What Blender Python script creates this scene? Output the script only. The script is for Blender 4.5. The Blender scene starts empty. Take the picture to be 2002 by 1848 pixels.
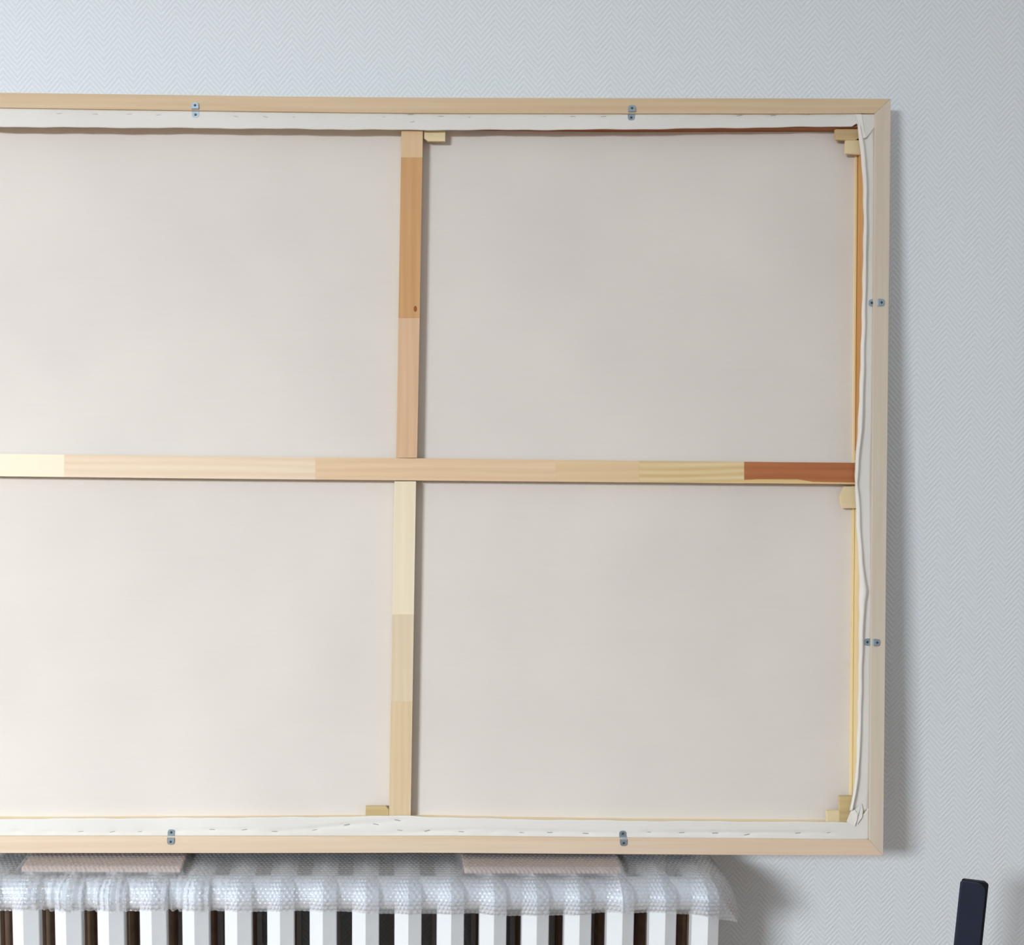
import bpy, bmesh, bisect, math, random
from mathutils import Vector, Matrix

random.seed(7)
SC = bpy.context.scene
COL = SC.collection

# ------------------------------------------------------------------ camera
S = 0.0008            # metres per pixel in the plane of the picture frame
D = 1.5               # camera distance to that plane
F = D / S             # focal length in pixels
CX, CY = 740.0, 924.0
TH = math.radians(4.0)      # lean of the picture against the wall
RHO = math.radians(0.16)    # camera roll
ST, CT = math.sin(TH), math.cos(TH)
SR, CR = math.sin(RHO), math.cos(RHO)
RAD_TOP = 0.900
PAD_H = 0.0085
V_BOT = -(1668.5 - CY) * S
ROOT = Vector((0.0, -0.0825, RAD_TOP + PAD_H + 0.0092 - V_BOT * CT))
AX_U = Vector((1, 0, 0))
AX_V = Vector((0, ST, CT))
AX_W = Vector((0, -CT, ST))
CAM = ROOT + AX_W * D
C_R = AX_U * CR + AX_V * SR
C_U = -AX_U * SR + AX_V * CR
C_B = AX_W

cam_d = bpy.data.cameras.new('camera')
cam = bpy.data.objects.new('camera', cam_d)
COL.objects.link(cam)
m = Matrix.Identity(4)
for i, ax in enumerate((C_R, C_U, C_B)):
    for j in range(3):
        m[j][i] = ax[j]
m.translation = CAM
cam.matrix_world = m
cam_d.sensor_fit = 'HORIZONTAL'
cam_d.sensor_width = 36.0
cam_d.lens = F / 2002.0 * 36.0
cam_d.shift_x = (1001.0 - CX) / 2002.0
cam_d.clip_start = 0.02
SC.camera = cam

# ------------------------------------------------------------------ world, light, exposure
SC.view_settings.view_transform = 'Standard'
SC.view_settings.look = 'None'
SC.view_settings.gamma = 1.0
SC.view_settings.use_curve_mapping = False
SC.view_settings.exposure = 0.12

wd = bpy.data.worlds.new('daylight')
SC.world = wd
wd.use_nodes = True
wd.node_tree.nodes['Background'].inputs[0].default_value = (1.0, 0.975, 0.96, 1)
wd.node_tree.nodes['Background'].inputs[1].default_value = 0.50

# one tall window in the wall behind the camera, off to the left
WIN_X0, WIN_X1 = -3.15, -1.95
WIN_Z0, WIN_Z1 = 0.90, 2.86
YB = -3.4
ld = bpy.data.lights.new('window_daylight', 'AREA')
ld.shape = 'RECTANGLE'
ld.size = 2.6
ld.size_y = 1.3
ld.energy = 1130.0
ld.color = (0.90, 0.96, 1.0)
lo = bpy.data.objects.new('window_daylight', ld)
COL.objects.link(lo)
lo.location = (-3.40, YB - 1.2, 3.25)        # the bright sky above the roofs, seen through the window
lo.rotation_euler = (math.pi / 2, 0, 0)      # shines towards +y, into the room

# ------------------------------------------------------------------ helpers
def L(px, py, w=0.0):
    """pixel on the plane w of the picture -> local (u, v, w)"""
    dx, dy = (px - CX), -(py - CY)
    k = S * (D - w) / D
    return Vector(((dx * CR - dy * SR) * k, (dx * SR + dy * CR) * k, w))

def Wp(px, py, y):
    """pixel -> world point on the plane y = const"""
    d = C_R * (px - CX) - C_U * (py - CY) - C_B * F
    t = (y - CAM.y) / d.y
    return CAM + d * t

def lerp(a, b, t):
    return a + (b - a) * t

def interp(pts, x):
    if x <= pts[0][0]:
        (x0, y0), (x1, y1) = pts[0], pts[1]
    elif x >= pts[-1][0]:
        (x0, y0), (x1, y1) = pts[-2], pts[-1]
    else:
        for i in range(len(pts) - 1):
            if pts[i][0] <= x <= pts[i + 1][0]:
                (x0, y0), (x1, y1) = pts[i], pts[i + 1]
                break
    return y0 + (y1 - y0) * (x - x0) / (x1 - x0)

def sm(a, b, x):
    t = max(0.0, min(1.0, (x - a) / (b - a)))
    return t * t * (3 - 2 * t)

def link(name, me, mat=None, parent=None):
    o = bpy.data.objects.new(name, me)
    COL.objects.link(o)
    if mat is not None and me is not None and not me.materials:
        me.materials.append(mat)
    if parent is not None:
        o.parent = parent
    return o

def mesh(name, verts, faces, mat=None, parent=None, smooth=False):
    me = bpy.data.meshes.new(name)
    me.from_pydata([tuple(v) for v in verts], [], faces)
    bm = bmesh.new()
    bm.from_mesh(me)
    bmesh.ops.recalc_face_normals(bm, faces=bm.faces)
    bm.to_mesh(me)
    bm.free()
    if smooth:
        for p in me.polygons:
            p.use_smooth = True
    return link(name, me, mat, parent)

def bevel(o, width=0.0008, seg=2, ang=35):
    md = o.modifiers.new('bevel', 'BEVEL')
    md.width = width
    md.segments = seg
    md.limit_method = 'ANGLE'
    md.angle_limit = math.radians(ang)
    return o

def strip_box(name, A, B, w0, w1, mat, parent, bev=0.0008):
    """solid between polylines A and B (lists of local u,v at face w1), extruded from w1 down to w0"""
    n = len(A)
    vs, fs = [], []
    for a, b in zip(A, B):
        vs += [(a.x, a.y, w1), (b.x, b.y, w1), (b.x, b.y, w0), (a.x, a.y, w0)]
    for i in range(n - 1):
        p, q = 4 * i, 4 * i + 4
        for k in range(4):
            fs.append((p + k, p + (k + 1) % 4, q + (k + 1) % 4, q + k))
    fs.append((0, 1, 2, 3))
    e = 4 * (n - 1)
    fs.append((e + 3, e + 2, e + 1, e))
    o = mesh(name, vs, fs, mat, parent)
    if bev:
        bevel(o, bev)
    return o

def poly_prism(name, pts, w0, w1, mat, parent, bev=0.0006):
    """pts: list of local vectors (u,v) -> prism between w0 and w1"""
    n = len(pts)
    vs = [(p.x, p.y, w1) for p in pts] + [(p.x, p.y, w0) for p in pts]
    fs = [tuple(range(n)), tuple(range(2 * n - 1, n - 1, -1))]
    for i in range(n):
        j = (i + 1) % n
        fs.append((i, n + i, n + j, j))
    o = mesh(name, vs, fs, mat, parent)
    if bev:
        bevel(o, bev)
    return o

def grid_mesh(name, nu, nv, fn, mat, parent, smooth=True, thick=None, offset=-1):
    vs, fs = [], []
    for i in range(nu):
        for j in range(nv):
            vs.append(fn(i / (nu - 1), j / (nv - 1)))
    for i in range(nu - 1):
        for j in range(nv - 1):
            a = i * nv + j
            fs.append((a, a + nv, a + nv + 1, a + 1))
    o = mesh(name, vs, fs, mat, parent, smooth)
    if thick:
        md = o.modifiers.new('thickness', 'SOLIDIFY')
        md.thickness = thick
        md.offset = offset
    return o

def tag(o, label=None, cat=None, group=None, kind=None):
    if label: o['label'] = label
    if cat: o['category'] = cat
    if group: o['group'] = group
    if kind: o['kind'] = kind
    return o

def empty(name, loc=(0, 0, 0), parent=None):
    o = bpy.data.objects.new(name, None)
    COL.objects.link(o)
    o.location = loc
    o.empty_display_size = 0.05
    if parent: o.parent = parent
    return o

def srgb(r, g, b):
    f = lambda c: (c / 255 / 12.92) if c / 255 <= 0.04045 else ((c / 255 + 0.055) / 1.055) ** 2.4
    return (f(r), f(g), f(b), 1.0)

# ------------------------------------------------------------------ materials
def new_mat(name, rough=0.6, spec=0.3):
    mt = bpy.data.materials.new(name)
    mt.use_nodes = True
    nt = mt.node_tree
    b = nt.nodes['Principled BSDF']
    b.inputs['Roughness'].default_value = rough
    b.inputs['Specular IOR Level'].default_value = spec
    return mt, nt, b

def N(nt, kind, **kw):
    n = nt.nodes.new(kind)
    for k, v in kw.items():
        setattr(n, k, v)
    return n

def ramp(nt, src, stops):
    r = N(nt, 'ShaderNodeValToRGB')
    el = r.color_ramp.elements
    while len(el) < len(stops):
        el.new(0.5)
    for e, (p, c) in zip(el, stops):
        e.position = p
        e.color = c
    nt.links.new(src, r.inputs[0])
    return r.outputs[0]

def mathn(nt, op, a, b=None):
    n = N(nt, 'ShaderNodeMath', operation=op)
    for i, v in enumerate((a, b)):
        if v is None: continue
        if isinstance(v, (int, float)): n.inputs[i].default_value = v
        else: nt.links.new(v, n.inputs[i])
    return n.outputs[0]

def bump(nt, b, src, dist, strength=1.0):
    bp = N(nt, 'ShaderNodeBump')
    bp.inputs['Distance'].default_value = dist
    bp.inputs['Strength'].default_value = strength
    nt.links.new(src, bp.inputs['Height'])
    nt.links.new(bp.outputs[0], b.inputs['Normal'])

def wood(name, light, dark, axis='u', seed=0.0, fine=1.0, rough=0.62, contrast=1.0, rings=0.35):
    contrast *= 0.85; rings *= 0.55
    """pale planed softwood, grain along local u (x) or v (y)"""
    mt, nt, b = new_mat(name, rough, 0.25)
    tc = N(nt, 'ShaderNodeTexCoord')
    mp = N(nt, 'ShaderNodeMapping')
    nt.links.new(tc.outputs['Object'], mp.inputs[0])
    mp.inputs['Location'].default_value = (seed * 1.37, seed * 2.11, seed)
    mp.inputs['Scale'].default_value = (2.2, 70 * fine, 70 * fine) if axis == 'u' else (70 * fine, 2.2, 70 * fine)
    n1 = N(nt, 'ShaderNodeTexNoise')
    n1.inputs['Scale'].default_value = 1.6
    n1.inputs['Detail'].default_value = 6
    n1.inputs['Distortion'].default_value = 0.5
    nt.links.new(mp.outputs[0], n1.inputs[0])
    mp2 = N(nt, 'ShaderNodeMapping')
    nt.links.new(tc.outputs['Object'], mp2.inputs[0])
    mp2.inputs['Location'].default_value = (seed, seed * 0.7, seed * 0.3)
    mp2.inputs['Scale'].default_value = (3.0, 26, 26) if axis == 'u' else (26, 3.0, 26)
    wv = N(nt, 'ShaderNodeTexWave', wave_type='BANDS', bands_direction='Y' if axis == 'u' else 'X')
    wv.inputs['Scale'].default_value = 0.9
    wv.inputs['Distortion'].default_value = 9.0
    wv.inputs['Detail'].default_value = 2.0
    wv.inputs['Detail Scale'].default_value = 0.6
    nt.links.new(mp2.outputs[0], wv.inputs[0])
    mix = mathn(nt, 'ADD', mathn(nt, 'MULTIPLY', n1.outputs[0], 1.0 - rings), mathn(nt, 'MULTIPLY', wv.outputs['Fac'], rings))
    mid = 0.5
    c = ramp(nt, mix, [(mid - 0.32 / contrast, light), (mid + 0.32 / contrast, dark)])
    nt.links.new(c, b.inputs['Base Color'])
    bump(nt, b, n1.outputs[0], 0.0003, 0.4)
    return mt

def plain(name, col, rough=0.5, spec=0.4, metal=0.0, noise=0.06, scale=60, bumpd=0.0):
    mt, nt, b = new_mat(name, rough, spec)
    b.inputs['Metallic'].default_value = metal
    tc = N(nt, 'ShaderNodeTexCoord')
    n1 = N(nt, 'ShaderNodeTexNoise')
    n1.inputs['Scale'].default_value = scale
    n1.inputs['Detail'].default_value = 4
    nt.links.new(tc.outputs['Object'], n1.inputs[0])
    lo_ = tuple(c * (1 - noise) for c in col[:3]) + (1,)
    hi_ = tuple(min(1, c * (1 + noise)) for c in col[:3]) + (1,)
    nt.links.new(ramp(nt, n1.outputs[0], [(0.3, lo_), (0.7, hi_)]), b.inputs['Base Color'])
    if bumpd:
        bump(nt, b, n1.outputs[0], bumpd)
    return mt

def wallpaper():
    mt, nt, b = new_mat('herringbone_wallpaper', 0.75, 0.2)
    tc = N(nt, 'ShaderNodeTexCoord')
    sp = N(nt, 'ShaderNodeSeparateXYZ')
    nt.links.new(tc.outputs['Object'], sp.inputs[0])
    half = 0.0232
    pp = mathn(nt, 'PINGPONG', sp.outputs['X'], half)
    s = mathn(nt, 'ADD', sp.outputs['Z'], mathn(nt, 'MULTIPLY', pp, 1.15))
    nz = N(nt, 'ShaderNodeTexNoise')
    nz.inputs['Scale'].default_value = 55
    nz.inputs['Detail'].default_value = 3
    nt.links.new(tc.outputs['Object'], nz.inputs[0])
    s = mathn(nt, 'ADD', s, mathn(nt, 'MULTIPLY', nz.outputs[0], 0.0022))
    wv = mathn(nt, 'SINE', mathn(nt, 'MULTIPLY', s, 2 * math.pi / 0.0092))
    wv01 = mathn(nt, 'ADD', mathn(nt, 'MULTIPLY', wv, 0.5), 0.5)
    nf = N(nt, 'ShaderNodeTexNoise')
    nf.inputs['Scale'].default_value = 260
    nf.inputs['Detail'].default_value = 3
    nt.links.new(tc.outputs['Object'], nf.inputs[0])
    h = mathn(nt, 'ADD', wv01, mathn(nt, 'MULTIPLY', nf.outputs[0], 1.4))
    nb = N(nt, 'ShaderNodeTexNoise')
    nb.inputs['Scale'].default_value = 1.4
    nt.links.new(tc.outputs['Object'], nb.inputs[0])
    fac = mathn(nt, 'ADD', mathn(nt, 'MULTIPLY', h, 0.35), mathn(nt, 'MULTIPLY', nb.outputs[0], 0.25))
    c = ramp(nt, fac, [(0.15, WALL_A), (0.85, WALL_B)])
    nt.links.new(c, b.inputs['Base Color'])
    bump(nt, b, h, 0.0009, 0.36)
    return mt

def canvas_mat(name, col, col2):
    mt, nt, b = new_mat(name, 0.7, 0.25)
    tc = N(nt, 'ShaderNodeTexCoord')
    sp = N(nt, 'ShaderNodeSeparateXYZ')
    nt.links.new(tc.outputs['Object'], sp.inputs[0])
    k = 2 * math.pi / 0.0016
    a = mathn(nt, 'SINE', mathn(nt, 'MULTIPLY', sp.outputs['X'], k))
    c_ = mathn(nt, 'SINE', mathn(nt, 'MULTIPLY', sp.outputs['Y'], k))
    wv = mathn(nt, 'MULTIPLY', a, c_)
    mp = N(nt, 'ShaderNodeMapping')
    nt.links.new(tc.outputs['Object'], mp.inputs[0])
    mp.inputs['Scale'].default_value = (8, 260, 8)
    n1 = N(nt, 'ShaderNodeTexNoise'); n1.inputs['Scale'].default_value = 1.5; n1.inputs['Detail'].default_value = 4
    nt.links.new(mp.outputs[0], n1.inputs[0])
    n2 = N(nt, 'ShaderNodeTexNoise'); n2.inputs['Scale'].default_value = 4.0; n2.inputs['Detail'].default_value = 2
    nt.links.new(tc.outputs['Object'], n2.inputs[0])
    f = mathn(nt, 'ADD', mathn(nt, 'MULTIPLY', n1.outputs[0], 0.2), mathn(nt, 'MULTIPLY', n2.outputs[0], 0.8))
    nt.links.new(ramp(nt, f, [(0.3, col), (0.7, col2)]), b.inputs['Base Color'])
    bump(nt, b, mathn(nt, 'ADD', wv, mathn(nt, 'MULTIPLY', n1.outputs[0], 0.8)), 0.00010, 0.4)
    return mt

WALL_A = srgb(209, 217, 224)
WALL_B = srgb(229, 236, 242)
M = {}
M['wall'] = wallpaper()
M['canvas'] = canvas_mat('raw_canvas', srgb(214, 208, 203), srgb(223, 217, 211))
M['flap'] = canvas_mat('primed_canvas_margin', srgb(217, 215, 210), srgb(227, 225, 220))
M['rail_h'] = wood('frame_pine_top', srgb(219, 198, 168), srgb(201, 174, 140), 'u', 1.0, rings=0.25)
M['rail_b'] = wood('frame_pine_bottom', srgb(226, 206, 184), srgb(208, 182, 154), 'u', 4.0, rings=0.2)
M['rail_v'] = wood('frame_pine_side', srgb(214, 203, 187), srgb(200, 188, 170), 'v', 2.0, rings=0.2)
M['st_dark'] = wood('stretcher_pine_red', srgb(176, 118, 78), srgb(140, 84, 52), 'u', 3.0)
M['st_orange'] = wood('stretcher_pine_orange', srgb(214, 166, 108), srgb(190, 134, 80), 'v', 5.0)
M['st_pale'] = wood('stretcher_pine_pale', srgb(236, 218, 172), srgb(218, 194, 144), 'v', 6.0)
M['st_paleh'] = wood('stretcher_pine_pale_long', srgb(232, 212, 178), srgb(214, 188, 146), 'u', 7.0)
M['st_cream'] = wood('stretcher_pine_cream', srgb(240, 224, 192), srgb(228, 206, 168), 'u', 7.5)
M['key'] = wood('corner_key_wood', srgb(232, 215, 177), srgb(220, 199, 157), 'u', 8.0, contrast=0.7)
M['key2'] = wood('corner_key_wood_tan', srgb(212, 190, 144), srgb(188, 164, 118), 'u', 9.0)
M['zinc'] = plain('zinc_plate', srgb(176, 196, 208), 0.38, 0.5, 0.85, 0.10, 300)
M['screw'] = plain('screw_steel', srgb(90, 100, 110), 0.4, 0.5, 0.9, 0.1, 300)
M['staple'] = plain('staple_steel', srgb(170, 170, 168), 0.5, 0.4, 0.5, 0.1, 300)
M['enamel'] = plain('radiator_white_enamel', srgb(222, 228, 234), 0.32, 0.45, 0, 0.015, 40, 0.0002)
M['brown'] = plain('inner_column_brown', srgb(156, 132, 112), 0.85, 0.15, 0, 0.12, 60)  # inner columns, browner and darker than the white sections
M['pad'] = plain('pad_board', srgb(196, 168, 150), 0.8, 0.2, 0, 0.06, 90)
M['navy'] = plain('navy_plastic', srgb(34, 41, 60), 0.55, 0.35, 0, 0.10, 70)
M['black'] = plain('black_plastic', srgb(16, 17, 24), 0.5, 0.3, 0, 0.10, 70)
M['room'] = plain('painted_plaster', srgb(214, 219, 224), 0.8, 0.2, 0, 0.02, 8)
M['floor'] = wood('floor_oak', srgb(178, 146, 110), srgb(140, 108, 76), 'u', 11.0)
M['winframe'] = plain('window_paint', srgb(236, 238, 240), 0.4, 0.4, 0, 0.02, 20)

def wrap_mat():
    mt = bpy.data.materials.new('bubble_film')
    mt.use_nodes = True
    nt = mt.node_tree
    for n in list(nt.nodes):
        nt.nodes.remove(n)
    out = N(nt, 'ShaderNodeOutputMaterial')
    tr = N(nt, 'ShaderNodeBsdfTransparent'); tr.inputs[0].default_value = (0.95, 0.97, 1.0, 1)
    df = N(nt, 'ShaderNodeBsdfDiffuse'); df.inputs[0].default_value = (0.93, 0.95, 0.98, 1)
    tl = N(nt, 'ShaderNodeBsdfTranslucent'); tl.inputs[0].default_value = (0.93, 0.95, 0.98, 1)
    gl = N(nt, 'ShaderNodeBsdfGlossy'); gl.inputs[0].default_value = (1, 1, 1, 1); gl.inputs['Roughness'].default_value = 0.22
    lw = N(nt, 'ShaderNodeFresnel'); lw.inputs['IOR'].default_value = 1.45
    m1 = N(nt, 'ShaderNodeMixShader'); m1.inputs[0].default_value = 0.40
    nt.links.new(df.outputs[0], m1.inputs[1]); nt.links.new(tl.outputs[0], m1.inputs[2])
    m2 = N(nt, 'ShaderNodeMixShader'); m2.inputs[0].default_value = 0.27
    nt.links.new(tr.outputs[0], m2.inputs[1]); nt.links.new(m1.outputs[0], m2.inputs[2])
    m3 = N(nt, 'ShaderNodeMixShader')
    nt.links.new(lw.outputs[0], m3.inputs[0])
    nt.links.new(m2.outputs[0], m3.inputs[1]); nt.links.new(gl.outputs[0], m3.inputs[2])
    nt.links.new(m3.outputs[0], out.inputs[0])
    return mt
M['wrap'] = wrap_mat()

# ------------------------------------------------------------------ the room
def box(name, lo_, hi_, mat, parent=None, bev=0):
    x0, y0, z0 = lo_; x1, y1, z1 = hi_
    vs = [(x0, y0, z0), (x1, y0, z0), (x1, y1, z0), (x0, y1, z0), (x0, y0, z1), (x1, y0, z1), (x1, y1, z1), (x0, y1, z1)]
    fs = [(0, 3, 2, 1), (4, 5, 6, 7), (0, 1, 5, 4), (1, 2, 6, 5), (2, 3, 7, 6), (3, 0, 4, 7)]
    o = mesh(name, vs, fs, mat, parent)
    if bev: bevel(o, bev)
    return o

XL, XR = -3.8, 3.2
HC = 3.0
HF = 4.4  # unseen window wall, made extra tall so the sky light cannot pass over it
tag(box('wall_back', (XL, 0, 0), (XR, 0.12, HC), M['wall']), 'pale blue grey wall with embossed herringbone wallpaper', kind='structure')
tag(box('floor', (XL, YB - 0.15, -0.1), (XR, 0.12, 0), M['floor']), 'oak floor below the radiator', kind='structure')
vs, fs = [], []
def addbox(lo_, hi_):
    x0, y0, z0 = lo_; x1, y1, z1 = hi_
    b = len(vs)
    vs.extend([(x0, y0, z0), (x1, y0, z0), (x1, y1, z0), (x0, y1, z0), (x0, y0, z1), (x1, y0, z1), (x1, y1, z1), (x0, y1, z1)])
    for f in ((0, 3, 2, 1), (4, 5, 6, 7), (0, 1, 5, 4), (1, 2, 6, 5), (2, 3, 7, 6), (3, 0, 4, 7)):
        fs.append(tuple(b + i for i in f))
addbox((XL, YB - 0.15, 0), (WIN_X0, YB, HF))
addbox((WIN_X1, YB - 0.15, 0), (XR, YB, HF))
addbox((WIN_X0, YB - 0.15, 0), (WIN_X1, YB, WIN_Z0))
addbox((WIN_X0, YB - 0.15, WIN_Z1), (WIN_X1, YB, HF))
tag(mesh('wall_front', vs, fs, M['room']), 'painted wall with the window, opposite the picture', kind='structure')
vs, fs = [], []
for (a, b_) in (((WIN_X0, WIN_Z0), (WIN_X0 + 0.05, WIN_Z1)), ((WIN_X1 - 0.05, WIN_Z0), (WIN_X1, WIN_Z1)),
                ((WIN_X0, WIN_Z0), (WIN_X1, WIN_Z0 + 0.05)), ((WIN_X0, WIN_Z1 - 0.05), (WIN_X1, WIN_Z1))):
    addbox((a[0], YB - 0.10, a[1]), (b_[0], YB - 0.06, b_[1]))
tag(mesh('window_1', vs, fs, M['winframe']), 'white window frame in the wall opposite the picture', kind='structure')

# ------------------------------------------------------------------ the picture seen from behind
pic = empty('framed_canvas', ROOT)
pic.rotation_euler = (-TH, 0, 0)
# local x = u, local z = v, local -y = w  -> build parts in (u, v, w) through a fixed basis
BASIS = Matrix(((1, 0, 0, 0), (0, 0, -1, 0), (0, 1, 0, 0), (0, 0, 0, 1)))
tag(pic, 'large stretched canvas in a pale pine frame, back side out, leaning over the radiator', 'painting')

PARTS = []
def part(o):
    PARTS.append(o)
    return o

W_RIM = 0.0        # back rim of the frame (towards the viewer)
W_ST = -0.006      # back face of the stretcher
W_CV = -0.026      # canvas
W_FR = -0.040      # front of the frame (towards the wall)
W_XB = -0.0075     # back face of the cross bars

top_out = [(-140, 178.5), (0, 181), (300, 184.8), (400, 186), (520, 188), (720, 189.8), (940, 190.9), (1300, 191.6), (1560, 192), (1742, 193)]
top_in = [(-110, 208), (0, 210.5), (380, 216), (720, 220.5), (940, 221.6), (1300, 222), (1560, 222.3), (1711, 221.5)]
bot_out = [(-166, 1668), (0, 1668.6), (500, 1668.6), (850, 1667.9), (1160, 1670.4), (1250, 1671), (1500, 1672.6), (1600, 1673.3), (1727, 1673.5)]
bot_in = [(-136, 1635), (0, 1635.5), (680, 1636), (900, 1636), (1250, 1639.4), (1500, 1641), (1600, 1642.5), (1700, 1643)]
XO = lambda y: lerp(1742, 1727, (y - 193) / 1480.5)          # outer right edge
XI = lambda y: lerp(1711, 1700, (y - 221.5) / 1421.5)        # inner right edge
LO = lambda y: lerp(-140, -166, (y - 178.5) / 1489.5)
LI = lambda y: lerp(-110, -136, (y - 208) / 1427)

def polyline(pts, x0, x1, n, w):
    return [L(lerp(x0, x1, i / (n - 1)), interp(pts, lerp(x0, x1, i / (n - 1))), w) for i in range(n)]

n = 26
part(strip_box('frame_rail', polyline(top_out, -140, 1742, n, 0), polyline(top_in, -110, 1711, n, 0), W_FR, W_RIM, M['rail_h'], pic))
part(strip_box('frame_rail', polyline(bot_out, -166, 1727, n, 0), polyline(bot_in, -136, 1700, n, 0), W_FR, W_RIM, M['rail_b'], pic))
ys = [i / 9 for i in range(10)]
part(strip_box('frame_rail', [L(XO(lerp(193, 1673.5, t)), lerp(193, 1673.5, t)) for t in ys], [L(XI(lerp(221.5, 1643, t)), lerp(221.5, 1643, t)) for t in ys], W_FR, W_RIM, M['rail_v'], pic))
part(strip_box('frame_rail', [L(LO(lerp(178.5, 1668, t)), lerp(178.5, 1668, t)) for t in ys], [L(LI(lerp(208, 1635, t)), lerp(208, 1635, t)) for t in ys], W_FR, W_RIM, M['rail_v'], pic))

# inner ledge of the floating frame (behind the canvas, against the wall side)
def shrink(poly, dv): return [Vector((p.x, p.y + dv, p.z)) for p in poly]
ti = polyline(top_in, -110, 1711, n, 0); bi = polyline(bot_in, -136, 1700, n, 0)
part(strip_box('frame_ledge', ti, shrink(ti, -0.022), W_FR, W_FR + 0.006, M['rail_h'], pic, 0))
part(strip_box('frame_ledge', bi, shrink(bi, 0.022), W_FR, W_FR + 0.006, M['rail_b'], pic, 0))

# stretcher bars: outer edge a little inside the frame, inner edge as seen
st_top_in = [(-110, 238), (0, 239.5), (400, 241.5), (800, 245), (1200, 250), (1500, 249.5), (1690, 249)]
st_bot_in = [(-136, 1601), (0, 1605.5), (400, 1604), (640, 1602.5), (800, 1601), (1000, 1605.5), (1250, 1609), (1500, 1610.5), (1690, 1612)]
SXI = lambda y: lerp(1688.0, 1676.5, (y - 249) / 1360)
g = 3.0
st_to = [(x, y + g) for x, y in top_in]
st_bo = [(x, y - g) for x, y in bot_in]
part(strip_box('stretcher_bar', polyline(st_to, -104, 905, n, W_ST), polyline(st_top_in, -78, 905, n, W_ST), W_CV, W_ST, M['st_paleh'], pic))
part(strip_box('stretcher_bar', polyline(st_to, 905.6, 1706, n, W_ST), polyline(st_top_in, 905.6, 1687, n, W_ST), W_CV, W_ST, M['st_dark'], pic))
part(strip_box('stretcher_bar', polyline(st_bo, -130, 1696, n, W_ST), polyline(st_bot_in, -104, 1677, n, W_ST), W_CV, W_ST, M['st_cream'], pic))
# the right bar: an orange upper length and a pale lower length
def right_bar(y0, y1, mat):
    tt = [i / 5 for i in range(6)]
    return part(strip_box('stretcher_bar', [L(XI(lerp(y0, y1, t)) - 3.5, lerp(y0, y1, t), W_ST) for t in tt],
                          [L(SXI(lerp(y0, y1, t)), lerp(y0, y1, t), W_ST) for t in tt], W_CV, W_ST, mat, pic))
right_bar(251, 880, M['st_orange'])
right_bar(880.5, 1608, M['st_pale'])
tt = [i / 5 for i in range(6)]
part(strip_box('stretcher_bar', [L(LI(lerp(240, 1605, t)) + 4, lerp(240, 1605, t), W_ST) for t in tt],
               [L(LI(lerp(240, 1605, t)) + 26, lerp(240, 1605, t), W_ST) for t in tt], W_CV, W_ST, M['st_pale'], pic))
# pale inner lip along the right bar, next to the cloth
part(strip_box('stretcher_lip', [L(lerp(1677, 1666, t), lerp(258, 1600, t), W_CV + 0.004) for t in tt],
               [L(lerp(1673, 1662, t), lerp(258, 1600, t), W_CV + 0.004) for t in tt], W_CV + 0.0005, W_CV + 0.004, M['st_pale'], pic, 0.0004))

# canvas
c0, c1, c2, c3 = L(-104, 213, W_CV), L(1705, 226, W_CV), L(1696, 1639, W_CV), L(-130, 1632, W_CV)
def canvas_fn(a, b):
    p = (c0 * (1 - a) + c1 * a) * (1 - b) + (c3 * (1 - a) + c2 * a) * b
    e = math.sin(math.pi * a) * math.sin(math.pi * b)
    w = W_CV - 0.0012 * e
    return Vector((p.x, p.y, w))
part(grid_mesh('canvas', 60, 48, canvas_fn, M['canvas'], pic, thick=0.0008))

# cross bars, each a backing rail with finger-jointed lengths glued on it
bar_top = [(-100, 886.5), (0, 887.5), (400, 892), (800, 896), (1250, 901), (1672, 905)]
bar_bot = [(-100, 930), (0, 931.5), (400, 936), (800, 939.5), (1250, 943.5), (1672, 947.5)]
W_MID = -0.0135
hb = strip_box('crossbar', polyline(bar_top, -88, 1680, 14, W_XB), polyline(bar_bot, -88, 1680, 14, W_XB), -0.0195, W_MID, M['st_paleh'], pic, 0)
part(hb)
hseg = [(-88, 126, srgb(242, 234, 212), srgb(236, 226, 200), 0.6, 0.2), (126, 617, srgb(236, 218, 194), srgb(220, 198, 170), 1.0, 0.5),
        (617, 1087, srgb(230, 204, 172), srgb(212, 180, 142), 1.0, 0.35), (1087, 1250, srgb(226, 202, 166), srgb(212, 182, 138), 1.0, 0.4),
        (1250, 1455, srgb(226, 208, 166), srgb(206, 176, 126), 1.2, 0.7), (1455, 1680, srgb(190, 126, 84), srgb(156, 92, 56), 1.1, 0.3)]
for i, (x0, x1, ca, cb, ct, rg) in enumerate(hseg):
    mt = wood('crossbar_block_%d' % i, ca, cb, 'u', 20 + i * 3.3, contrast=ct, rings=rg)
    k = 5
    part(strip_box('bar_block', polyline(bar_top, x0, x1, k, W_XB), polyline(bar_bot, x0, x1, k, W_XB), W_MID, W_XB, mt, hb, 0.0003))

part(poly_prism('sapwood_streak', [L(x, y, W_XB) for x, y in ((1362, 942.6), (1420, 940.5), (1480, 937.2), (1560, 937.5), (1590, 942.3), (1660, 943.6), (1679, 943.6), (1679, 946.8), (1362, 944.0))],
                W_XB - 0.002, W_XB + 0.00015, wood('sapwood', srgb(226, 200, 146), srgb(210, 178, 120), 'u', 40), hb, 0))

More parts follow.
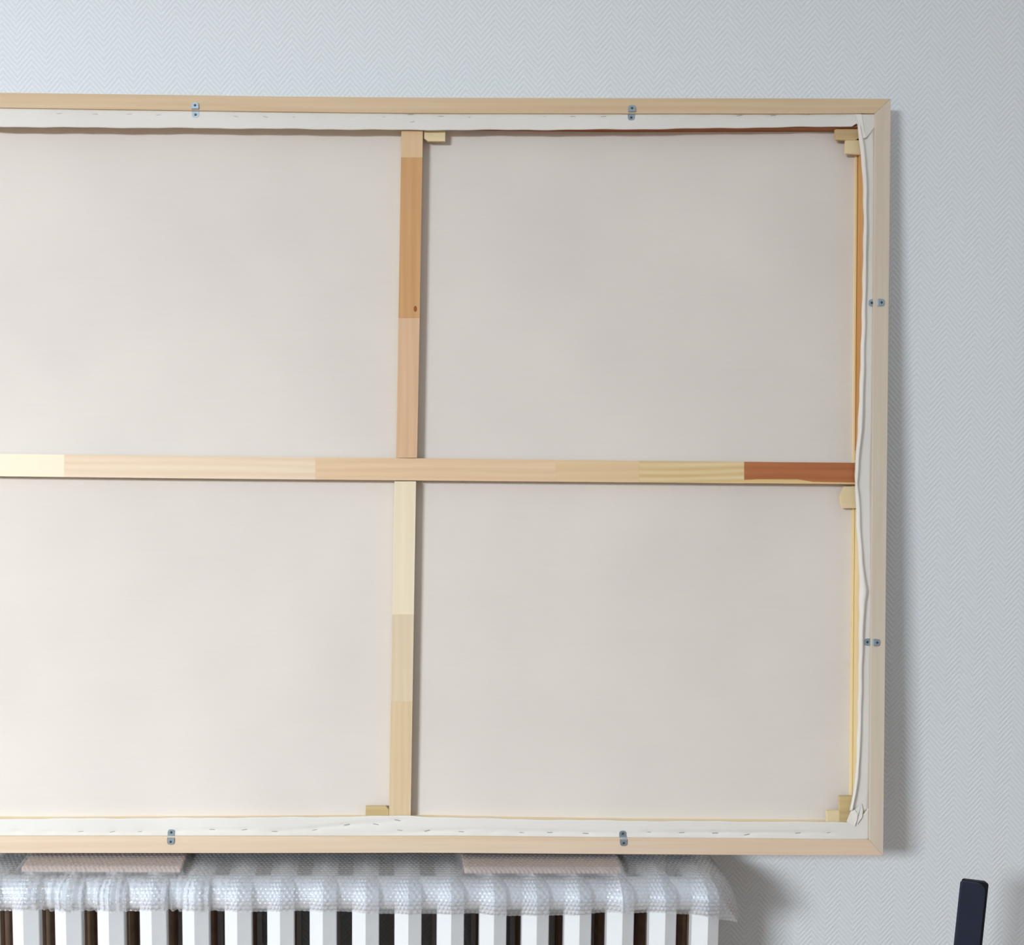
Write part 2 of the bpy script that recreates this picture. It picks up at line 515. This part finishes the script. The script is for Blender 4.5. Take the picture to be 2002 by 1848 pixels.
VL = lambda y: interp([(250, 785), (310, 784), (600, 779.5), (895, 774.5), (940, 771.5), (1595, 760.5)], y)
VR = lambda y: interp([(250, 827), (310, 826), (600, 821), (895, 815.5), (940, 813.5), (1595, 803)], y)
def vline(fn, y0, y1, k, w): return [L(fn(lerp(y0, y1, i / (k - 1))), lerp(y0, y1, i / (k - 1)), w) for i in range(k)]
GAPT, GAPB = 896.7, 939.6
for (a, b_, segs) in ((253, 895.2, [(253, 308, srgb(224, 196, 160), srgb(210, 178, 140)), (308, 622, srgb(212, 170, 122), srgb(190, 142, 94)), (622, 895.2, srgb(222, 190, 158), srgb(204, 166, 130))]),
                      (941.2, 1602, [(941.2, 1202, srgb(236, 226, 202), srgb(224, 210, 180)), (1202, 1372, srgb(222, 208, 182), srgb(208, 190, 160)), (1372, 1602, srgb(222, 202, 168), srgb(206, 182, 146))])):
    vb = strip_box('crossbar', vline(VL, a, b_, 6, W_XB), vline(VR, a, b_, 6, W_XB), -0.0195, W_MID, M['st_pale'], pic, 0)
    part(vb)
    for i, (y0, y1, ca, cb) in enumerate(segs):
        mt = wood('upright_block_%d' % i, ca, cb, 'v', 50 + y0 * 0.013, contrast=0.9, rings=0.35)
        part(strip_box('bar_block', vline(VL, y0, y1, 4, W_XB), vline(VR, y0, y1, 4, W_XB), W_MID, W_XB, mt, vb, 0.0003))
# knot in the upper upright
kn = [L(812 + 3.2 * math.cos(t), 604 + 6.0 * math.sin(t), W_XB) for t in [2 * math.pi * i / 12 for i in range(12)]]
part(poly_prism('wood_knot', kn, W_XB - 0.001, W_XB + 0.0002, plain('knot', srgb(150, 84, 48), 0.7, 0.2, 0, 0.2, 400), vb, 0))

# corner keys
def key(pts, w, mat, th=0.005):
    return part(poly_prism('corner_key', [L(x, y, w) for x, y in pts], w - th, w, mat, pic, 0.0004))
WK = -0.0105
key([(829, 252), (871, 252), (870.5, 276), (837, 276), (829, 270)], WK, M['key'])
key([(1633.5, 252), (1684, 252), (1684, 268), (1672, 274), (1634, 273)], WK, M['key2'])
key([(1654, 274), (1684, 274), (1684, 302), (1653.5, 300.5)], WK - 0.001, M['key'])
key([(1651, 951), (1676, 951), (1676, 994), (1648, 994), (1645, 985), (1643, 970)], WK - 0.002, M['key'])
key([(715, 1577), (754, 1577), (760, 1583), (760, 1612), (714, 1612)], WK, M['key2'])
key([(1617, 1586), (1641, 1585), (1641, 1616), (1617, 1616)], WK, M['key'])
key([(1641.5, 1557), (1672, 1557), (1672, 1616), (1641.5, 1616)], WK + 0.0005, M['key2'])

# canvas margins folded over the bars
flap_top_e = [(-104, 247), (0, 248.3), (200, 250), (400, 251), (600, 252.8), (790, 254.5), (900, 254.5), (1100, 254), (1250, 253), (1400, 251), (1560, 248.6), (1640, 248.2), (1666, 247), (1672, 242), (1681, 241)]
flap_bot_e = [(-130, 1600), (0, 1601), (400, 1599), (640, 1597), (740, 1595.5), (790, 1595), (840, 1597), (1000, 1601.5), (1250, 1605), (1500, 1606.5), (1655, 1607.5), (1668, 1604), (1690, 1590), (1699, 1578)]
st_top = [(46, 222), (116, 222), (187, 223.5), (253, 223.5), (310, 225), (461, 228), (520, 229), (575, 229), (632, 229.5), (690, 230), (750, 229.5), (803, 224.5), (806, 238.5), (862, 227.5), (918, 229.5), (976, 229), (1010, 229), (1065, 228), (1120, 228), (1180, 228), (1308, 228), (1376, 227), (1446, 226), (1512, 226), (1580, 225), (1643, 226.5)]
st_bot = [(32, 1626), (95, 1626), (158, 1626), (220, 1626.5), (275, 1626), (350, 1623.5), (415, 1622), (478, 1622.5), (537, 1626), (615, 1623), (678, 1613), (735, 1612), (777, 1604), (782, 1623.5), (835, 1624.5), (902, 1626.5), (963, 1626.5), (1020, 1628), (1075, 1628), (1145, 1630), (1268, 1627), (1333, 1628), (1398, 1629), (1460, 1632), (1560, 1629), (1620, 1628)]
rnd = random.Random(3)
def flap_relief(x, y, staples):
    h = 0.0
    for (sx, sy) in staples:
        dx, dy = (x - sx) / 13.0, (y - sy) / 4.0
        q = dx * dx + dy * dy
        if q < 9: h -= 0.0011 * math.exp(-q)
    return h
def flap(name, inner, outer, x0, x1, staples, nv, lift, creases):
    NU = 460
    def fn(a, b):
        x = lerp(x0, x1, a)
        ye = interp(inner, x) + 0.5 * math.sin(x * 0.031) + 0.35 * math.sin(x * 0.083 + 1)
        yo = interp(outer, x)
        y = lerp(yo, ye, b)
        w = W_ST + 0.0024 + flap_relief(x, y, staples) + lift(x) * b * b + 0.00025 * math.sin(x * 0.02 + 3 * b) 
        for (cx0, cy0, cx1, cy1, amp, wid) in creases:
            if cx0 <= x <= cx1:
                yc = lerp(cy0, cy1, (x - cx0) / (cx1 - cx0))
                e = math.sin(math.pi * (x - cx0) / (cx1 - cx0))
                w -= amp * e * math.exp(-((y - yc) / wid) ** 2)
        return L(x, y, w)
    o = grid_mesh(name, NU, nv, fn, M['flap'], pic, thick=0.0006)
    part(o)
    me = bpy.data.meshes.new('staple')
    bm = bmesh.new()
    bmesh.ops.create_cube(bm, size=1.0, matrix=Matrix.Diagonal((0.0085, 0.0009, 0.0007, 1)))
    for e in (-1, 1):
        bmesh.ops.create_cube(bm, size=1.0, matrix=Matrix.Translation((e * 0.0040, 0, -0.0012)) @ Matrix.Diagonal((0.0006, 0.0009, 0.0024, 1)))
    bm.to_mesh(me); bm.free()
    me.materials.append(M['staple'])
    for (sx, sy) in staples:
        s_ = link('staple', me, None, o)
        s_.matrix_basis = Matrix.Translation(L(sx, sy, W_ST + 0.0017)) @ Matrix.Rotation(rnd.uniform(-0.25, 0.25), 4, 'Z')
    return o
flap('canvas_margin', flap_top_e, [(x, y + 1.5) for x, y in top_in], -104, 1681, st_top, 14,
     lambda x: 0.0008 + 0.0006 * math.sin(x * 0.012), [(0, 226, 230, 222, 0.0006, 3), (230, 230, 380, 224, 0.0004, 3)])
flap('canvas_margin', flap_bot_e, [(x, y - 1.0) for x, y in bot_in], -130, 1698.5, st_bot, 14,
     lambda x: -0.0004 + 0.0002 * math.sin(x * 0.01 + 2),
     [(500, 1629, 800, 1602, 0.0012, 3.5), (780, 1628, 960, 1620, 0.0010, 3), (900, 1621, 1260, 1630, 0.0010, 3), (1240, 1627, 1640, 1628, 0.0013, 3), (640, 1634, 900, 1624, 0.0006, 3), (340, 1624, 520, 1621, 0.0006, 2.5)])

# loose margin along the right bar: flat against the frame, its cut edge curling up
strip_l = [(246, 1677.5), (283, 1681), (311, 1684), (344, 1687), (420, 1689), (540, 1687), (640, 1685), (760, 1681), (840, 1677.5), (900, 1673), (930, 1671), (945, 1672.5), (970, 1673), (1030, 1675), (1100, 1679.5), (1140, 1680.5), (1180, 1680), (1250, 1679.5), (1300, 1679), (1400, 1677.5), (1480, 1675), (1520, 1672.5), (1555, 1667), (1585, 1662)]
strip_r = [(246, 1683), (283, 1690), (311, 1694), (344, 1696), (420, 1696), (540, 1694.5), (640, 1693), (760, 1690), (840, 1687.5), (900, 1680), (930, 1679), (945, 1677.5), (970, 1681), (1030, 1684), (1100, 1688), (1140, 1695), (1155, 1698), (1180, 1693), (1250, 1688.5), (1300, 1687.5), (1400, 1685.5), (1480, 1682), (1520, 1679), (1555, 1673.5), (1585, 1668)]
def curl_fn(a, b):
    y = lerp(246, 1585, a)
    xl = interp(strip_l, y) + 0.5 * math.sin(y * 0.09)
    xr = interp(strip_r, y) + 0.5 * math.sin(y * 0.07 + 1)
    xo = XI(y) - 1.5
    base = W_ST + 0.0016
    cr = 0.0075 + 0.0015 * math.sin(y * 0.017)
    xr = min(xr, xo - 3)
    xc = lerp(xl, xr, 0.70)
    prof = [(xo, base), (lerp(xo, xr, 0.5), base), (xr + 1.4, base + 0.0002), (xr, base + 0.0012), (lerp(xr, xc, 0.6), base + cr * 0.75), (xc, base + cr), (lerp(xc, xl, 0.5), base + cr * 0.86), (xl, base + cr * 0.45), (xl + 0.4, base + cr * 0.12)]
    k = b * (len(prof) - 1)
    i = min(int(k), len(prof) - 2)
    t = k - i
    x = lerp(prof[i][0], prof[i + 1][0], t)
    w = lerp(prof[i][1], prof[i + 1][1], t)
    return L(x, y, w)
part(grid_mesh('canvas_margin', 300, 17, curl_fn, M['flap'], pic, thick=0.0006))
# folded corners
def fold(pts):
    """pts: (px, py, w) fan around the first point"""
    vs_ = [L(x, y, W_ST + w) for x, y, w in pts]
    fs_ = [(0, i, i + 1) for i in range(1, len(pts) - 1)]
    o = mesh('canvas_fold', vs_, fs_, M['flap'], pic)
    md = o.modifiers.new('thickness', 'SOLIDIFY'); md.thickness = 0.0008; md.offset = -1
    return part(o)
fold([(1684, 223.5, 0.0045), (1709, 223.5, 0.003), (1709.5, 248, 0.003), (1702, 259, 0.0042), (1694, 268.5, 0.0058), (1690, 256, 0.0062)])
fold([(1672, 223.5, 0.0032), (1684, 223.5, 0.0052), (1690, 256, 0.0066), (1694, 268.5, 0.006), (1688, 271, 0.0055), (1681, 262, 0.006), (1677, 248, 0.0055)])
fold([(1663, 1586, 0.006), (1671, 1583, 0.0085), (1677, 1592, 0.0095), (1675, 1604, 0.008), (1671, 1616, 0.006), (1664, 1612, 0.005), (1655, 1606, 0.004)])
fold([(1684, 1571, 0.0035), (1687, 1585, 0.0045), (1685, 1598, 0.006), (1675, 1612, 0.0065), (1677, 1592, 0.0075), (1668, 1586, 0.0068)])

# offset clips: two plates joined by a step
def clip_mesh():
    me = bpy.data.meshes.new('offset_clip')
    prof = [(-0.0112, 0.0), (-0.0006, 0.0), (0.0006, 0.0042), (0.0112, 0.0042)]   # (along, height) low plate -> high plate
    hw = 0.0056; th = 0.0011
    bm = bmesh.new()
    rows = []
    def width(s):
        e = 0.0112 - abs(s)
        r = 0.0042
        if e < r:
            return hw - r + math.sqrt(max(0.0, r * r - (r - e) ** 2))
        return hw
    ss = [-0.0112, -0.0108, -0.0100, -0.0088, -0.0070, -0.0016, 0.0, 0.0016, 0.0070, 0.0088, 0.0100, 0.0108, 0.0112]
    for s_ in ss:
        h = 0.0 if s_ <= -0.0016 else (0.0042 if s_ >= 0.0016 else 0.0021)
        wd_ = max(width(s_), 0.0012)
        rows.append([bm.verts.new((x, s_, z)) for x, z in ((-wd_, h), (wd_, h), (wd_, h + th), (-wd_, h + th))])
    for r0, r1 in zip(rows, rows[1:]):
        for k in range(4):
            bm.faces.new((r0[k], r0[(k + 1) % 4], r1[(k + 1) % 4], r1[k]))
    bm.faces.new(rows[0]); bm.faces.new(rows[-1][::-1])
    bmesh.ops.recalc_face_normals(bm, faces=bm.faces)
    bm.to_mesh(me); bm.free()
    me.materials.append(M['zinc'])
    return me
def screw_mesh():
    me = bpy.data.meshes.new('screw')
    bm = bmesh.new()
    bmesh.ops.create_cone(bm, cap_ends=True, segments=14, radius1=0.0021, radius2=0.0013, depth=0.0011)
    bm.to_mesh(me); bm.free()
    me.materials.append(M['screw'])
    return me
CLIP, SCREW = clip_mesh(), screw_mesh()
W_FLAP = W_ST + 0.0031
for (px, py, ang, hi_screw) in ((382.5, 216.5, 0.03, True), (1234, 222, 0.0, True), (1712, 592.5, -90, False), (1703.5, 1255.5, -90, False), (335, 1635.5, 180, False), (1217.5, 1638, 180 + 2, False)):
    a = math.radians(ang)
    c_ = link('offset_clip', CLIP, None, pic)
    c_.matrix_basis = Matrix.Translation(L(px, py, W_FLAP - 0.0006)) @ Matrix.Rotation(a, 4, 'Z')
    s_ = link('screw', SCREW, None, c_)
    s_.matrix_basis = Matrix.Translation((0, -0.0066, 0.0015))
    if True:
        s_ = link('screw', SCREW, None, c_)
        s_.matrix_basis = Matrix.Translation((0, 0.0066, 0.0057))
    PARTS.append(c_)

# orient the parts: local (u, v, w) -> picture axes (x, z, -y)
for o in list(pic.children):
    o.matrix_basis = BASIS @ o.matrix_basis

# ------------------------------------------------------------------ radiator
RIDGE_Y = -0.0825 + V_BOT * ST - 0.070      # front arris of the sections
RX0 = Wp(45.3, 1815, RIDGE_Y).x
RX1 = Wp(1384.0, 1815, RIDGE_Y).x
PITCH = (RX1 - RX0) / 16.0
HW = PITCH * 0.318
WD = 0.0105                                  # how far the arris stands out
R_FRONT = RIDGE_Y
R_BACK = -0.034
R_BOT = 0.12
rad = empty('column_radiator', (RX0, (R_FRONT + R_BACK) / 2, 0))
tag(rad, 'white cast iron column radiator below the canvas, wrapped on top', 'radiator')
def section_mesh():
    """rim of one section: an arris profile swept up the front, over the shoulder, along the top and down the back"""
    me = bpy.data.meshes.new('radiator_section')
    bm = bmesh.new()
    cy = (R_FRONT + R_BACK) / 2
    a = (R_BACK - R_FRONT) / 2
    rx, rz = 0.036, 0.026
    path = []
    for z in (R_BOT + 0.03, 0.3, 0.6, RAD_TOP - rz):
        path.append((-a, z, -1, 0))
    for i in range(1, 9):
        t = math.pi / 2 * i / 8
        path.append((-a + rx - rx * math.cos(t), RAD_TOP - rz + rz * math.sin(t), -math.cos(t), math.sin(t)))
    for i in range(0, 9):
        t = math.pi / 2 * (1 - i / 8)
        path.append((a - rx + rx * math.cos(t), RAD_TOP - rz + rz * math.sin(t), math.cos(t), math.sin(t)))
    for z in (0.6, 0.3, R_BOT + 0.03):
        path.append((a, z, 1, 0))
    for i in range(1, 9):
        t = math.pi / 2 * i / 8
        path.append((a - rx + rx * math.cos(t), R_BOT + 0.03 - 0.03 * math.sin(t), math.cos(t), -math.sin(t)))
    for i in range(0, 8):
        t = math.pi / 2 * (1 - i / 8)
        path.append((-a + rx - rx * math.cos(t), R_BOT + 0.03 - 0.03 * math.sin(t), -math.cos(t), -math.sin(t)))
    prof = [(-HW, -0.024), (-HW, -WD - 0.0015), (-HW + 0.001, -WD), (-0.0009, -0.0004), (0, 0), (0.0009, -0.0004), (HW - 0.001, -WD), (HW, -WD - 0.0015), (HW, -0.024)]
    rows = []
    for (y, z, ny, nz) in path:
        rows.append([bm.verts.new((p, y + ny * q, z + nz * q)) for p, q in prof])
    k = len(prof)
    for i in range(len(rows)):
        r0, r1 = rows[i], rows[(i + 1) % len(rows)]
        for j in range(k):
            bm.faces.new((r0[j], r0[(j + 1) % k], r1[(j + 1) % k], r1[j]))
    bmesh.ops.recalc_face_normals(bm, faces=bm.faces)
    bm.to_mesh(me); bm.free()
    me.materials.append(M['enamel'])
    return me
def inner_mesh():
    me = bpy.data.meshes.new('inner_column')
    bm = bmesh.new()
    a = (R_BACK - R_FRONT) / 2
    bmesh.ops.create_cone(bm, cap_ends=True, segments=14, radius1=0.0155, radius2=0.0155, depth=RAD_TOP - R_BOT - 0.05,
                          matrix=Matrix.Translation((0, 0, (RAD_TOP + R_BOT) / 2)))
    bm.to_mesh(me); bm.free()
    me.materials.append(M['brown'])
    return me
def hub_mesh():
    me = bpy.data.meshes.new('hub')
    bm = bmesh.new()
    bmesh.ops.create_cone(bm, cap_ends=True, segments=18, radius1=0.024, radius2=0.024, depth=PITCH - 2 * HW + 0.004,
                          matrix=Matrix.Translation((PITCH / 2, 0, 0)) @ Matrix.Rotation(math.pi / 2, 4, 'Y'))
    bm.to_mesh(me); bm.free()
    me.materials.append(M['enamel'])
    return me
SEC, INN, HUB = section_mesh(), inner_mesh(), hub_mesh()
for i in range(-3, 17):
    s_ = link('radiator_section', SEC, None, rad)
    s_.location = (i * PITCH, 0, 0)
    for y in (-1, 1):
        c_ = link('inner_column', INN, None, s_)
        c_.location = (0, y * 0.18 * (R_BACK - R_FRONT), 0)
    if i < 16:
        for z in (RAD_TOP - 0.033, R_BOT + 0.038):
            h_ = link('hub', HUB, None, s_)
            h_.location = (0, (R_FRONT - R_BACK) / 2 + 0.046, z)
for i in (-3, 16):
    for y in (-0.045, 0.045):
        f_ = box('foot', (-0.014, y - 0.014, 0), (0.014, y + 0.014, R_BOT + 0.012), M['enamel'], rad, 0.002)
        f_.location = (i * PITCH, 0, 0)
# ------------------------------------------------------------------ pads between radiator and frame
PAD_Y0, PAD_Y1 = R_FRONT + 0.040, -0.052
pads = []
for (xa, xb, lab) in ((42, 352, 'thin pinkish board under the film and frame, at the crinkled stretch of film'),
                      (908, 1214, 'thin pinkish board under the smooth film and frame, towards the radiator end')):
    x0 = Wp(xa, 1700, PAD_Y0).x; x1 = Wp(xb, 1700, PAD_Y0).x
    p_ = box('support_pad', (x0, PAD_Y0, RAD_TOP + 0.0004), (x1, PAD_Y1, RAD_TOP + PAD_H), M['pad'], None, 0.001)
    tag(p_, lab, 'pad', 'boards under the frame')
    pads.append((x0, x1))

# ------------------------------------------------------------------ bubble wrap draped over the radiator
wrap_edge_px = [(-200, 1764), (0, 1765), (90, 1765), (220, 1767), (320, 1769), (420, 1772), (440, 1774), (500, 1780), (590, 1781), (670, 1784), (760, 1787), (840, 1789), (900, 1788), (1000, 1791), (1110, 1791), (1160, 1788), (1220, 1784), (1262, 1779), (1330, 1788), (1370, 1791), (1405, 1799), (1446, 1806)]
YF = R_FRONT - 0.0042
edge_w = []
for (x, y) in wrap_edge_px:
    q = Wp(x, y, YF)
    edge_w.append((q.x, q.z))
X_END = Wp(1445, 1780, YF).x
X_BEND = Wp(1255, 1690, YF + 0.03).x
LIFT0, LIFT1 = Wp(1212, 1690, YF).x, Wp(1290, 1690, YF).x
X_LEFT = RX0 - 3.6 * PITCH
# walk along the sheet's end curve (superellipse) by arc length
END_T = [(0.0, X_BEND, 0.0)]
for i in range(1, 2001):
    t_ = math.pi / 2 * (i / 2000) ** 3 if i < 1000 else math.pi / 2 * (1 - (1 - (0.125 + 0.875 * (i - 1000) / 1000)) ** 1.0)
    x_ = X_BEND + (X_END - X_BEND) * math.sin(t_) ** (2 / 7.0)
    d_ = 1 - max(0.0, math.cos(t_)) ** (2 / 7.0)
    q_ = END_T[-1]
    END_T.append((q_[0] + math.hypot(x_ - q_[1], (d_ - q_[2]) * 0.10), x_, d_))
LEN_S = X_BEND - X_LEFT + END_T[-1][0]
crinkle = (Wp(46, 1740, YF).x, Wp(250, 1740, YF).x, Wp(312, 1740, YF).x, Wp(424, 1740, YF).x)
fold_x = Wp(326, 1740, YF).x
fold2_x = Wp(1216, 1740, YF).x
rw = random.Random(11)
ple = [(rw.uniform(0.9, 1.6), rw.uniform(0, 6.28), rw.uniform(0.6, 1.2)) for _ in range(5)]
BR, BP = 0.0030, 0.0072
def wrap_fn(a, b):
    s = X_LEFT + a * LEN_S
    # beyond the last section the sheet billows, bends over and hangs
    span = X_END - X_BEND
    if s <= X_BEND:
        x, dfac = s, 0.0
    else:
        k_ = min(bisect.bisect_left(END_T, (s - X_BEND,)), len(END_T) - 1)
        q0, q1 = END_T[max(0, k_ - 1)], END_T[k_]
        f_ = 0.0 if q1[0] == q0[0] else max(0.0, min(1.0, (s - X_BEND - q0[0]) / (q1[0] - q0[0])))
        x, dfac = lerp(q0[1], q1[1], f_), lerp(q0[2], q1[2], f_)
    zt = RAD_TOP + 0.0030
    zb = interp(edge_w, x)
    # cross path: back (under the frame) -> front shoulder -> hanging edge
    ybk = -0.075
    rx, rz = 0.038, 0.030
    top_len = (ybk - (YF + rx))
    arc_len = 0.5 * math.pi * 0.034
    hang = max(0.01, (zt - rz) - zb)
    tot = top_len + arc_len + hang
    d = b * tot
    if d < top_len:
        y, z, ny, nz = ybk - d, zt, 0.0, 1.0
        tpos = d / top_len
    elif d < top_len + arc_len:
        t = (d - top_len) / arc_len * math.pi / 2
        y = YF + rx - rx * math.sin(t); z = zt - rz + rz * math.cos(t)
        ny, nz = -math.sin(t), math.cos(t)
    else:
        y = YF; z = zt - rz - (d - top_len - arc_len); ny, nz = -1.0, 0.0
    front = max(0.0, -ny)
    # over the boards
    ph_ = 0.0
    for (p0, p1) in pads:
        ph_ = max(ph_, sm(p0 - 0.010, p0 - 0.001, x) * (1 - sm(p1 + 0.001, p1 + 0.010, x)))
    z += (PAD_H + 0.0006) * ph_ * sm(PAD_Y0 - 0.014, PAD_Y0 - 0.002, y)
    # slack between the sections
    per = (x - RX0) / PITCH
    gap = 0.5 - 0.5 * math.cos(2 * math.pi * per)
    sag = -0.0030 * gap * front
    wav = 0.0016 * math.sin(x * 31 + 2.0 * z * 30) + 0.0012 * math.sin(x * 67 + 1.3)
    # crinkled stretch
    ck = max(sm(crinkle[0] - 0.01, crinkle[0] + 0.02, x) * (1 - sm(crinkle[1] - 0.02, crinkle[1] + 0.02, x)),
             sm(crinkle[2] - 0.004, crinkle[2] + 0.01, x) * (1 - sm(crinkle[3] - 0.03, crinkle[3] + 0.015, x)))
    pl = 0.0
    for (f1, p1, a1) in ple:
        pl += a1 * math.sin(x * 420 * f1 + p1 + 26 * (z - RAD_TOP) + 2.2 * math.sin(x * 55 + p1))
    cr_ = ck * 0.0013 * pl * (0.05 + 0.95 * front)
    rid = 0.0060 * math.exp(-((x - fold_x - 0.10 * (z - RAD_TOP)) / 0.0030) ** 2) * front
    rid += 0.0045 * math.exp(-((x - fold2_x) / 0.0028) ** 2) * front
    n_off = sag + (wav + 0.0008) * front * 0.7 + cr_ + rid
    # bubbles
    row = d / (BP * 0.866)
    r0 = math.floor(row)
    hb_ = 0.0
    for rr in (r0, r0 + 1):
        off = 0.5 * (rr % 2)
        q = s / BP - off
        c0_ = math.floor(q + 0.5)
        dx = (q - c0_) * BP
        dy = (row - rr) * BP * 0.866
        r2 = (dx * dx + dy * dy) / (BR * BR)
        if r2 < 1: hb_ = max(hb_, math.sqrt(1 - r2) ** 0.7 * 0.0013)
    n_off += hb_
    z += 0.004 * sm(LIFT0, LIFT1, x) * (1 - front)
    drop = dfac * (zt + 0.004 - zb)
    z = zb + (z - zb) * max(0.0, 1 - drop / (zt + 0.004 - zb))
    yb_ = y + ny * n_off
    return Vector((x, yb_, z + nz * n_off))
wr = grid_mesh('bubble_wrap', 860, 130, wrap_fn, M['wrap'], None)
tag(wr, 'clear bubble wrap sheet draped over the radiator top, hanging past its end', 'bubble wrap')

# ------------------------------------------------------------------ dark upright by the wall
TOPY = -0.225
pa = Wp(1877, 1720, TOPY)
pc = Wp(1863.5, 1848, TOPY - 0.004)
ax_dn = (pc - pa).normalized()
length = (pa.z - 0.018) / -ax_dn.z
yaw = math.radians(5)
e_x = Vector((math.cos(yaw), -math.sin(yaw), 0))
e_x = (e_x - ax_dn * e_x.dot(ax_dn)).normalized()
def pix_x(p):
    d = p - CAM
    return CX + F * d.dot(C_R) / -d.dot(C_B)
wid = 0.03
for _ in range(30):
    wid += (1934.0 - pix_x(pa + e_x * wid)) * 0.0005
post = empty('upright_post', tuple(pa + ax_dn * length + Vector((0, 0, -0.018))))
tag(post, 'dark navy flat post with a black edge standing near the wall beyond the radiator end', 'post')
e_n = e_x.cross(ax_dn).normalized()
if e_n.y > 0: e_n = -e_n
def post_slab(name, outline, d0, d1, mat):
    """outline in (across, down) metres; d0..d1 along the outward normal"""
    base = Vector(post.location)
    P = lambda a, b, d: pa + e_x * a + ax_dn * b + e_n * d - base
    n_ = len(outline)
    vs_ = [P(a, b, d1) for a, b in outline] + [P(a, b, d0) for a, b in outline]
    fs_ = [tuple(range(n_)), tuple(range(2 * n_ - 1, n_ - 1, -1))]
    for i in range(n_):
        j = (i + 1) % n_
        fs_.append((i, n_ + i, n_ + j, j))
    return bevel(mesh(name, vs_, fs_, mat, post), 0.0012)
def rounded(a0, a1, b0, b1, rl, rr):
    pts = [(a0, b1)]
    for i in range(6):
        t = math.pi / 2 * i / 5
        pts.append((a0 + rl - rl * math.cos(t), b0 + rl - rl * math.sin(t)))
    for i in range(6):
        t = math.pi / 2 * i / 5
        pts.append((a1 - rr + rr * math.sin(t), b0 + rr - rr * math.cos(t)))
    pts.append((a1, b1))
    return pts
post_slab('back_shell', rounded(0.006, wid, 0.0, length, 0.004, 0.004), -0.008, 0.0, M['black'])
bp = box('base_plate', (-0.09, -0.10, 0.0), (0.14, 0.10, 0.018), M['black'], post, 0.003)
post_slab('front_face', rounded(0.0, wid * 0.86, 0.0006, length - 0.006, 0.004, 0.013), 0.0, 0.004, M['navy'])

bpy.context.view_layer.update()
